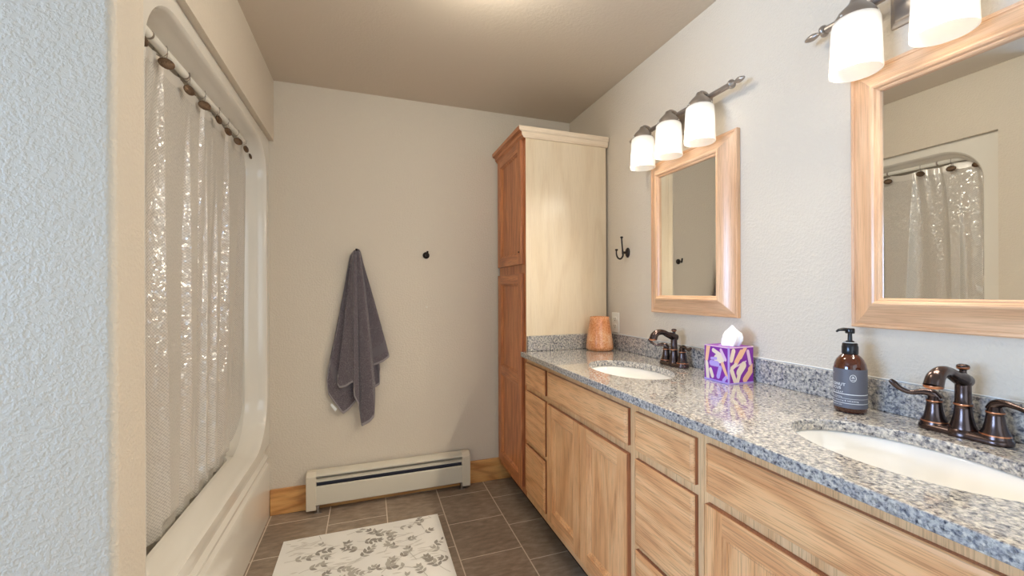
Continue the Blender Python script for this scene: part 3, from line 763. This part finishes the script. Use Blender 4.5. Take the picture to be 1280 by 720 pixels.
# ------------------------------------------------------------------ faucets
def faucet(cx, cy, label):
    f = thing('faucet', label, 'faucet', (cx, cy, ZTOP)); z = ZTOP+.0004
    def capsule(hw, r, zz, n=20, waist=0.0):
        pts = []
        for k in range(n+1):
            a = -pi/2+pi*k/n; pts.append((cx+r*sin(a)*1.0*-1, cy+hw+r*cos(a), zz))
        for k in range(n+1):
            a = pi/2+pi*k/n; pts.append((cx+r*sin(a)*-1, cy-hw+r*cos(a), zz))
        return pts
    mb = MB(); mb.loft([capsule(.051, .027, z), capsule(.051, .0285, z+.003), capsule(.051, .0275, z+.010), capsule(.051, .023, z+.014), capsule(.051, .020, z+.016)], BRONZE, True, True, True)
    mb.lathe([(.031, 0), (.032, .004), (.030, .012), (.026, .017)], (cx, cy, z), BRONZE, 28)
    mb.build('base', f, angle=50)
    # column
    def ring(r, h): return (r, h)
    pr = [(.024, .012), (.0235, .018), (.020, .028), (.0165, .045), (.0148, .062), (.0145, .068), (.0160, .070), (.0160, .074), (.0142, .076), (.0138, .100), (.0135, .122)]
    msl = [BRONZE]*5+[BRONZE, COPPER, BRONZE]+[BRONZE]*2
    mb = MB(); mb.lathe(pr, (cx, cy, z), BRONZE, 24, ms=msl); mb.build('column', f, angle=50)
    # spout: swan neck towards the basin
    P = crv([(cx+.012, cy, z+.124), (cx-.008, cy, z+.130), (cx-.034, cy, z+.139), (cx-.060, cy, z+.150), (cx-.086, cy, z+.150), (cx-.104, cy, z+.139), (cx-.112, cy, z+.122)], 6)
    Rr = lerp_list([.015, .0165, .0130, .0115, .0135, .0160, .0170], 6)
    mb = MB(); mb.tube(P, Rr, BRONZE, 18)
    mb.lathe([(.0152, -.006), (.0158, 0), (.0152, .006), (.010, .012)], (cx, cy, z+.124), BRONZE, 24)
    sp = mb.build('spout', f, angle=50)
    mb = MB(); mb.lathe([(.0165, .003), (.0168, 0), (.0155, -.003), (.012, -.004)], (cx-.1125, cy, z+.121), COPPER, 20); mb.build('aerator', sp)
    mb = MB(); mb.lathe([(.0085, .132), (.0075, .140), (.006, .146), (.0062, .150), (.0105, .153), (.0115, .157), (.0105, .161), (.006, .1635), (.001, .164)], (cx, cy, z), BRONZE, 20, ms=[BRONZE]*4+[COPPER, BRONZE, BRONZE, BRONZE]); mb.build('lift_knob', f, angle=50)
    for sg in (1, -1):
        hy = cy+sg*.051
        pr = [(.0255, .012), (.0245, .018), (.0235, .021), (.0190, .030), (.0160, .045), (.0142, .060), (.0138, .064), (.0150, .066), (.0150, .069), (.0125, .072), (.0115, .078), (.006, .084), (.001, .085)]
        msl = [BRONZE, COPPER]+[BRONZE]*5+[COPPER]+[BRONZE]*4
        mb = MB(); mb.lathe(pr, (cx, hy, z), BRONZE, 24, ms=msl); h = mb.build('handle', f, angle=50)
        a = radians(128) if sg > 0 else radians(252)
        dx, dy = cos(a), sin(a)
        q = [(-.006, .072), (.004, .084), (.020, .086), (.042, .082), (.060, .089), (.072, .101), (.079, .108)]
        if sg < 0: q = [(-.006, .072), (.002, .085), (.018, .091), (.040, .088), (.060, .084), (.072, .089), (.080, .096)]
        P = crv([(cx+dx*t, hy+dy*t, z+hh) for t, hh in q], 5); Rr = lerp_list([.011, .0105, .0075, .0055, .0058, .0072, .0045], 5)
        mb = MB(); mb.tube(P, Rr, BRONZE, 14); mb.build('lever', h, angle=60)
faucet(1.283, 1.490, 'dark bronze two-handle faucet behind the far sink')
faucet(1.283, .548, 'dark bronze two-handle faucet behind the near sink')

# ------------------------------------------------------------------ mirrors
def wall_mirror(yc, label):
    zc = 1.509; hy, hz = .2545, .3665
    m = thing('wall_mirror', label, 'mirror', (XR, yc, zc))
    prof = [(0.0, .0005), (0.0, .017), (.0035, .020), (.009, .019), (.011, .016), (.018, .018), (.034, .024), (.050, .034), (.060, .042), (.064, .047), (.069, .048), (.074, .046), (.077, .040), (.080, .040), (.084, .037), (.085, .026), (.085, .012), (.04, .0005)]
    def ringrect(d, h): return [(XR-h, yc-hy+d, zc-hz+d), (XR-h, yc+hy-d, zc-hz+d), (XR-h, yc+hy-d, zc+hz-d), (XR-h, yc-hy+d, zc+hz-d)]
    R4 = [ringrect(d, h) for d, h in prof]
    mb = MB()
    for side in range(4):
        mm = FRAME_H if side in (0, 2) else FRAME_V
        o_ = len(mb.v)
        for r in R4: mb.v += [r[side], r[(side+1) % 4]]
        for k in range(len(R4)-1): mb.face((o_+2*k, o_+2*k+1, o_+2*k+3, o_+2*k+2), mm)
    mb.build('frame', m, angle=28)
    mb = MB(); d = .084; mb.box(XR-.030, yc-hy+d, zc-hz+d, XR-.026, yc+hy-d, zc+hz-d, MIRROR); mb.build('glass', m, smooth=False)
    mb = MB(); mb.box(XR-.0255, yc-hy+d, zc-hz+d, XR-.0005, yc+hy-d, zc+hz-d, DARK); mb.build('backing', m, smooth=False)
wall_mirror(1.459, 'wood-framed wall mirror above the far sink, nearer the linen cabinet')
wall_mirror(.556, 'wood-framed mirror above the near sink, reflecting the shower curtain')

# ------------------------------------------------------------------ vanity lights
def vanity_light(yc, label):
    t = thing('vanity_light', label, 'light fixture', (XR, yc, 2.0)); bx, bz = 1.300, 2.030; sx = 1.255
    mb = MB(); r = []
    for d, h in ((0, 0), (0, .008), (.006, .012), (.010, .012), (.014, .018), (.022, .020)):
        r.append([(XR-h, yc-.15+d, 1.955+d), (XR-h, yc+.15-d, 1.955+d), (XR-h, yc+.15-d, 2.055-d), (XR-h, yc-.15+d, 2.055-d)])
    mb.loft(r, NICKEL, True, True, True); mb.build('backplate', t, bevel=.002)
    mb = MB(); mb.tube([(bx, yc-.285, bz), (bx, yc+.285, bz)], .0105, NICKEL, 16)
    for s_ in (-.08, .08): mb.tube([(XR-.018, yc+s_, bz-.015), (bx, yc+s_, bz)], .008, NICKEL, 10)
    mb.build('bar', t, angle=50)
    for s_ in (-1, 1):
        mb = MB(); e = yc+s_*.285
        mb.lathe([(.010, 0), (.016, s_*.003), (.0175, s_*.008), (.016, s_*.013), (.006, s_*.016), (.0045, s_*.022), (.008, s_*.030), (.0105, s_*.040), (.009, s_*.052), (.005, s_*.062), (.001, s_*.066)], (bx, e, bz), NICKEL, 20, 'y')
        mb.build('finial', t, angle=60)
    for k in (-1, 0, 1):
        y = yc+k*.181
        mb = MB(); mb.tube(crv([(bx, y, bz), (bx-.012, y, bz+.012), (sx+.008, y, bz+.014), (sx, y, bz-.002)], 5), .0065, NICKEL, 10)
        mb.lathe([(.001, .012), (.012, .010), (.016, .0), (.024, -.008), (.038, -.022), (.046, -.036), (.048, -.046), (.046, -.047), (.044, -.038), (.03, -.022), (.001, -.012)], (sx, y, bz), NICKEL, 28)
        hd = mb.build('lamp_holder', t, angle=60)
        for q in range(3):
            a = 2*pi*q/3+.9; mb = MB(); mb.lathe([(.003, -.002), (.0035, .001), (.001, .003)], (sx+.046*cos(a), y+.046*sin(a), bz-.040), WHITEP, 8); mb.build('screw', hd)
        mb = MB(); zt = bz-.040; zb = 1.842
        prof = [(.030, zt+.001), (.044, zt-.002), (.051, zt-.008), (.0535, zt-.018), (.0555, zt-.07), (.0580, zb), (.0555, zb), (.0532, zt-.07), (.0512, zt-.018), (.048, zt-.010), (.042, zt-.005), (.030, zt-.003)]
        rings = [[(sx+r_*cos(2*pi*i/40), y+r_*sin(2*pi*i/40), z_) for i in range(40)] for r_, z_ in prof]
        mb.loft(rings, FROST); mb.build('lamp_shade', t, angle=60)
        mb = MB(); mb.lathe([(.012, .045), (.013, .028), (.020, .012), (.0275, -.008), (.028, -.020), (.023, -.036), (.012, -.045), (.001, -.048)], (sx, y, 1.925), BULB, 20); mb.build('bulb', t, angle=60)
        l = bpy.data.lights.new('bulb_light', 'SPOT'); l.energy = SHADE_W; l.color = LAMP_COL; l.shadow_soft_size = .03; l.spot_size = radians(165); l.spot_blend = 1.0
        lo = bpy.data.objects.new('bulb_light', l); COL.objects.link(lo); lo.parent = t; lo.location = Vector((sx, y, 1.862))-Vector((XR, yc, 2.0)); lo.rotation_euler = Vector((-.80, .12 if yc < 1 else -.15, -.55)).to_track_quat('-Z', 'Y').to_euler()
vanity_light(1.487, 'three-shade brushed nickel vanity light above the far mirror')
vanity_light(.567, 'three-shade brushed nickel vanity light above the near mirror by the near sink')

# ------------------------------------------------------------------ robe hook and outlet on the right wall
hk = thing('robe_hook', 'dark bronze double robe hook on the right wall between linen cabinet and mirror', 'hook', (XR, 1.932, 1.459))
mb = MB(); mb.lathe([(.022, 0), (.022, -.004), (.018, -.009), (.010, -.012)], (XR, 1.932, 1.459), HOOKM, 26, 'x', sx=.85, sy=1.25); mb.build('rosette', hk)
mb = MB(); mb.tube([(XR-.010, 1.932, 1.459), (XR-.036, 1.932, 1.459)], [.008, .006], HOOKM, 12); mb.build('post', hk)
mb = MB(); mb.tube(crv([(XR-.034, 1.932, 1.452), (XR-.036, 1.932, 1.48), (XR-.040, 1.932, 1.52), (XR-.041, 1.932, 1.540)], 5), lerp_list([.006, .0045, .004, .004], 5), HOOKM, 10)
mb.lathe([(.003, -.005), (.007, -.002), (.0085, .003), (.006, .006), (.001, .007)], (XR-.041, 1.932, 1.541), HOOKM, 14); mb.build('upper_prong', hk)
mb = MB(); mb.tube(crv([(XR-.034, 1.932, 1.462), (XR-.034, 1.932, 1.440), (XR-.048, 1.932, 1.424), (XR-.066, 1.932, 1.430), (XR-.074, 1.932, 1.450), (XR-.074, 1.932, 1.470)], 5), lerp_list([.006, .0052, .005, .0047, .0042, .004], 5), HOOKM, 10)
mb.lathe([(.003, -.005), (.007, -.002), (.0085, .003), (.006, .006), (.001, .007)], (XR-.074, 1.932, 1.471), HOOKM, 14); mb.build('lower_prong', hk)

ot = thing('power_outlet', 'ivory two-socket power outlet on the right wall above the backsplash', 'outlet', (XR, 2.050, 1.066))
mb = MB(); mb.box(XR-.006, 2.014, 1.008, XR-.0002, 2.086, 1.124, WHITEP); mb.build('cover_plate', ot, bevel=.003)
for zz in (1.046, 1.086):
    mb = MB(); mb.lathe([(.0165, 0), (.0165, -.0022), (.0150, -.003)], (XR-.006, 2.050, zz), WHITEP, 24, 'x', sy=.9); sk = mb.build('socket', ot)
    mb = MB(); mb.box(XR-.0096, 2.0425, zz-.002, XR-.0088, 2.0445, zz+.007, DARK); mb.box(XR-.0096, 2.0555, zz-.002, XR-.0088, 2.0575, zz+.006, DARK); mb.lathe([(.0025, 0), (.0025, -.0006)], (XR-.009, 2.05, zz-.008), DARK, 10, 'x'); mb.build('socket_slots', sk)

# ------------------------------------------------------------------ ceramic vessel
mb = MB(); cc = (1.232, 2.030, ZTOP+.0004)
prof = [(.060, 0), (.070, .002), (.0755, .010), (.0765, .022), (.072, .060), (.063, .120), (.0545, .176), (.0535, .186), (.0515, .188), (.0495, .186), (.050, .176), (.058, .12), (.067, .06), (.068, .02), (.05, .012), (.001, .012)]
mb.lathe(prof, cc, CLAY, 44); tag(mb.build('ceramic_vase', angle=50), 'tapered speckled terracotta vase at the far corner of the countertop', 'vase')

# ------------------------------------------------------------------ tissue box
BX0, BX1, BY0, BY1, BZ0, BZ1 = 1.203, 1.318, 1.121, 1.232, ZTOP+.0004, 1.046
tb = thing('tissue_box', 'purple cube tissue box with cream and peach shapes on the countertop', 'tissue box', ((BX0+BX1)/2, (BY0+BY1)/2, BZ0))
PURP = plain('purple_card', srgb(132, 38, 158), 0.4); LILAC = plain('lilac_card', srgb(186, 160, 226), 0.4)
CREAMC = plain('cream_print', srgb(236, 218, 196), 0.5); PEACH = plain('peach_print', srgb(244, 190, 150), 0.5); PINKC = plain('pink_print', srgb(226, 190, 214), 0.5)
mb = MB(); mb.box(BX0, BY0, BZ0, BX1, BY1, BZ1, PURP)
def blob(face, u, v, L, W, ang, m, lift):
    """rounded bar on a side face, u,v in 0..1, sizes relative to the face"""
    pts = []; n = 9
    for k in range(n): a = -pi/2+pi*k/(n-1); pts.append((L/2+W/2*cos(a), W/2*sin(a)))
    for k in range(n): a = pi/2+pi*k/(n-1); pts.append((-L/2+W/2*cos(a), W/2*sin(a)))
    out = []
    for a, b in pts:
        p = u+a*cos(ang)-b*sin(ang); q = v+a*sin(ang)+b*cos(ang)
        p = min(max(p, .035), .965); q = min(max(q, .03), .97)
        z = BZ0+q*(BZ1-BZ0)
        if face == 'x': out.append((BX0-lift, BY1-p*(BY1-BY0), z))
        else: out.append((BX0+p*(BX1-BX0), BY0-lift, z))
    mb.add(out, [tuple(range(len(out)))], m)
shx = [(.12, .80, .42, .17, 1.35, PEACH), (.12, .25, .45, .14, 1.7, CREAMC), (.30, .22, .18, .13, 2.0, CREAMC), (.52, .82, .3, .12, -.35, CREAMC), (.62, .66, .18, .26, .2, CREAMC), (.78, .78, .3, .10, 2.2, PINKC), (.42, .50, .26, .16, 0, LILAC), (.62, .28, .26, .14, 1.25, LILAC), (.86, .36, .38, .13, -1.0, PEACH), (.84, .12, .14, .1, .8, LILAC), (.40, .64, .2, .08, .1, LILAC)]
shy = [(.14, .78, .24, .16, 1.2, CREAMC), (.40, .72, .34, .17, .9, PEACH), (.56, .86, .30, .16, .9, PEACH), (.20, .48, .18, .12, .5, CREAMC), (.50, .54, .40, .045, .3, PINKC), (.82, .70, .34, .12, 1.85, PINKC), (.18, .22, .34, .14, 2.0, CREAMC), (.40, .20, .34, .14, 1.2, CREAMC), (.50, .40, .26, .22, .8, CREAMC), (.78, .22, .36, .18, .75, PEACH), (.90, .42, .16, .12, .6, PEACH)]
for k, s_ in enumerate(shx): blob('x', *s_, lift=.0003+.00004*k)
for k, s_ in enumerate(shy): blob('y', *s_, lift=.0003+.00004*k)
e = .0012; t_ = .004
mb.box(BX0-e, BY0-e, BZ0, BX0+t_, BY0+t_, BZ1+.0005, LILAC)
mb.box(BX0-e, BY0+t_, BZ0, BX0+.001, BY1, BZ0+.006, LILAC); mb.box(BX0+t_, BY0-e, BZ0, BX1, BY0+.001, BZ0+.004, LILAC)
mb.box(BX0-e, BY0+t_, BZ1-.003, BX0+.001, BY1, BZ1+.0005, PINKC); mb.box(BX0+t_, BY0-e, BZ1-.003, BX1, BY0+.001, BZ1+.0005, PINKC)
mb.build('carton', tb, smooth=False, recalc=False)
mb = MB(); cx, cy = (BX0+BX1)/2, (BY0+BY1)/2
mb.loft([[(cx+r_*cos(2*pi*k/28), cy+.65*r_*sin(2*pi*k/28), BZ1+h) for k in range(28)] for r_, h in ((.040, .0006), (.036, .0012), (.030, .0006))], LILAC, True, False, False); mb.build('opening_film', tb)
# the tissue pulled up: a folded sheet
mb = MB(); rings = []; ns = 48
hgt = [0.0, .15, .35, .55, .75, .9, 1.0]
for t in hgt:
    wy = .030+.010*sin(pi*min(t*1.1, 1))-.022*max(0, t-.72)/.28; wx = .022-.016*t**1.6
    ring = []
    for k in range(ns):
        a = 2*pi*k/ns; rr_ = 1+.16*sin(a*5+t*2.5)*(1-.4*t)+.07*sin(a*11+t*5)
        ring.append((cx+.004*sin(t*3)+wx*rr_*cos(a)+.006*t, cy-.004-.010*t+wy*rr_*sin(a), BZ1-.002+t*(.066+.012*sin(a-1.9))*1.0))
    rings.append(ring)
mb.loft(rings, TISSUE, True, False, True); mb.build('tissue', tb, angle=80)

# ------------------------------------------------------------------ soap bottle
SX, SY, SR = 1.254, .764, .0368
sb = thing('soap_bottle', 'amber glass pump soap bottle with grey label left of the near sink', 'soap bottle', (SX, SY, ZTOP))
mb = MB(); b0 = ZTOP+.0004
mb.lathe([(.030, 0), (.0345, .002), (SR, .007), (SR, .112), (.0365, .120), (.0345, .132), (.0300, .143), (.0230, .152), (.0160, .158), (.0142, .161), (.0140, .166)], (SX, SY, b0), AMBER, 44); mb.build('bottle', sb, angle=60)
LZ0, LZ1 = b0+.014, b0+.119
def cyl_patch(a0, a1, z0, z1, r, m, n=50):
    mb = MB(); rs = []
    for z in (z0, z1): rs.append([(SX+r*cos(a0+(a1-a0)*k/n), SY+r*sin(a0+(a1-a0)*k/n), z) for k in range(n+1)])
    mb.loft(rs, m, closed=False); return mb
mb = cyl_patch(radians(70), radians(345), LZ0, LZ1, SR+.0004, LABEL, 80); lab = mb.build('paper_label', sb, recalc=False)
def text_wrap(mb, txt, size, ang0, z, m, r=SR+.0009, stretch=1.0, spacing=1.0):
    cu = bpy.data.curves.new('lettering', 'FONT'); cu.body = txt; cu.size = size; cu.resolution_u = 2; cu.space_character = spacing; cu.offset = size*.022
    ob = bpy.data.objects.new('lettering', cu); COL.objects.link(ob)
    dg = bpy.context.evaluated_depsgraph_get(); me = bpy.data.meshes.new_from_object(ob.evaluated_get(dg))
    o_ = len(mb.v)
    for v in me.vertices:
        a = ang0+v.co.x*stretch/r; mb.v.append((SX+r*cos(a), SY+r*sin(a), z+v.co.y))
    for p in me.polygons: mb.face([o_+i for i in p.vertices], m)
    bpy.data.objects.remove(ob); bpy.data.curves.remove(cu); bpy.data.meshes.remove(me)
A0 = radians(107)
for txt, size, a0_, z_, sp_ in (('hand', .0040, .30, .109, 1.2), ('crafted', .0040, .30, .104, 1.2), ('COCONUT', .0105, 0, .0735, 1.14), ('HIBISCUS', .0105, 0, .0635, 1.14), ('HAND SOAP', .0054, .25, .0545, 1.6),
                                ('gentle cleansing', .0046, .3, .0425, 1.3), ('gentle, cleansing & refreshing', .0048, .35, .0325, 1.25), ('with natural oils', .0046, .3, .0205, 1.25)):
    mb = MB(); text_wrap(mb, txt, size, A0+a0_, b0+z_, PRINT, spacing=sp_); mb.build('label_lettering', lab, recalc=False, smooth=False)
mb = MB()
for z, h in ((.0505, .0020), (.0395, .0008), (.0265, .0014)):
    p_ = cyl_patch(radians(95), radians(318), b0+z, b0+z+h, SR+.0008, PRINT, 60); mb.add(p_.v, p_.f, PRINT)
mb.build('label_lines', lab, recalc=False)
# emblem: white oval ring with a small leaf sprig
mb = MB(); ea = radians(221); ez = b0+.096
def on_cyl(u, v_): a = ea+u/(SR+.0009); return (SX+(SR+.0009)*cos(a), SY+(SR+.0009)*sin(a), ez+v_)
n = 32
mb.loft([[on_cyl(.0072*cos(2*pi*k/n), .0098*sin(2*pi*k/n)) for k in range(n)], [on_cyl(.0060*cos(2*pi*k/n), .0086*sin(2*pi*k/n)) for k in range(n)]], PRINT)
def lf(u, v_, ang, L, W):
    pts = []
    for k in range(6): t = k/5; pts.append((L*t, W*sin(pi*t)))
    for k in range(4, 0, -1): t = k/5; pts.append((L*t, -W*sin(pi*t)))
    mb.add([on_cyl(u+a*cos(ang)-b*sin(ang), v_+a*sin(ang)+b*cos(ang)) for a, b in pts], [tuple(range(len(pts)))], PRINT)
for (u, v_, a, L) in ((0, -.001, .5, .0045), (0, -.001, pi-.5, .0045), (0, .001, 1.2, .005), (0, .001, pi-1.2, .005), (0, -.0055, .3, .004), (0, -.0055, pi-.3, .004)): lf(u, v_, a, L, .0009)
mb.build('label_emblem', lab, recalc=False, smooth=False)
pu = MB(); pu.lathe([(.0182, .158), (.0186, .160), (.0186, .178), (.0176, .180), (.0172, .186), (.0150, .188), (.0150, .190), (.009, .191)], (SX, SY, b0), BLACK, 32); cap = pu.build('pump_collar', sb, angle=50)
mb = MB(); mb.lathe([(.0095, .190), (.0095, .193), (.0055, .195), (.0050, .212), (.0052, .216)], (SX, SY, b0), BLACK, 20)
mb.lathe([(.0100, .214), (.0108, .216), (.0108, .226), (.0095, .228)], (SX, SY, b0), BLACK, 24)
da = radians(158); mb.tube(crv([(SX, SY, b0+.2225), (SX+.016*cos(da), SY+.016*sin(da), b0+.2250), (SX+.029*cos(da), SY+.029*sin(da), b0+.2235), (SX+.036*cos(da), SY+.036*sin(da), b0+.2190)], 5), lerp_list([.0055, .0048, .0036, .0024], 5), BLACK, 10)
mb.build('pump_head', sb, angle=50)
mb = MB(); mb.lathe([(.0152, .1885), (.0156, .1892), (.0152, .190)], (SX, SY, b0), PRINT, 28, cap0=False, cap1=False); mb.build('collar_ring', sb)
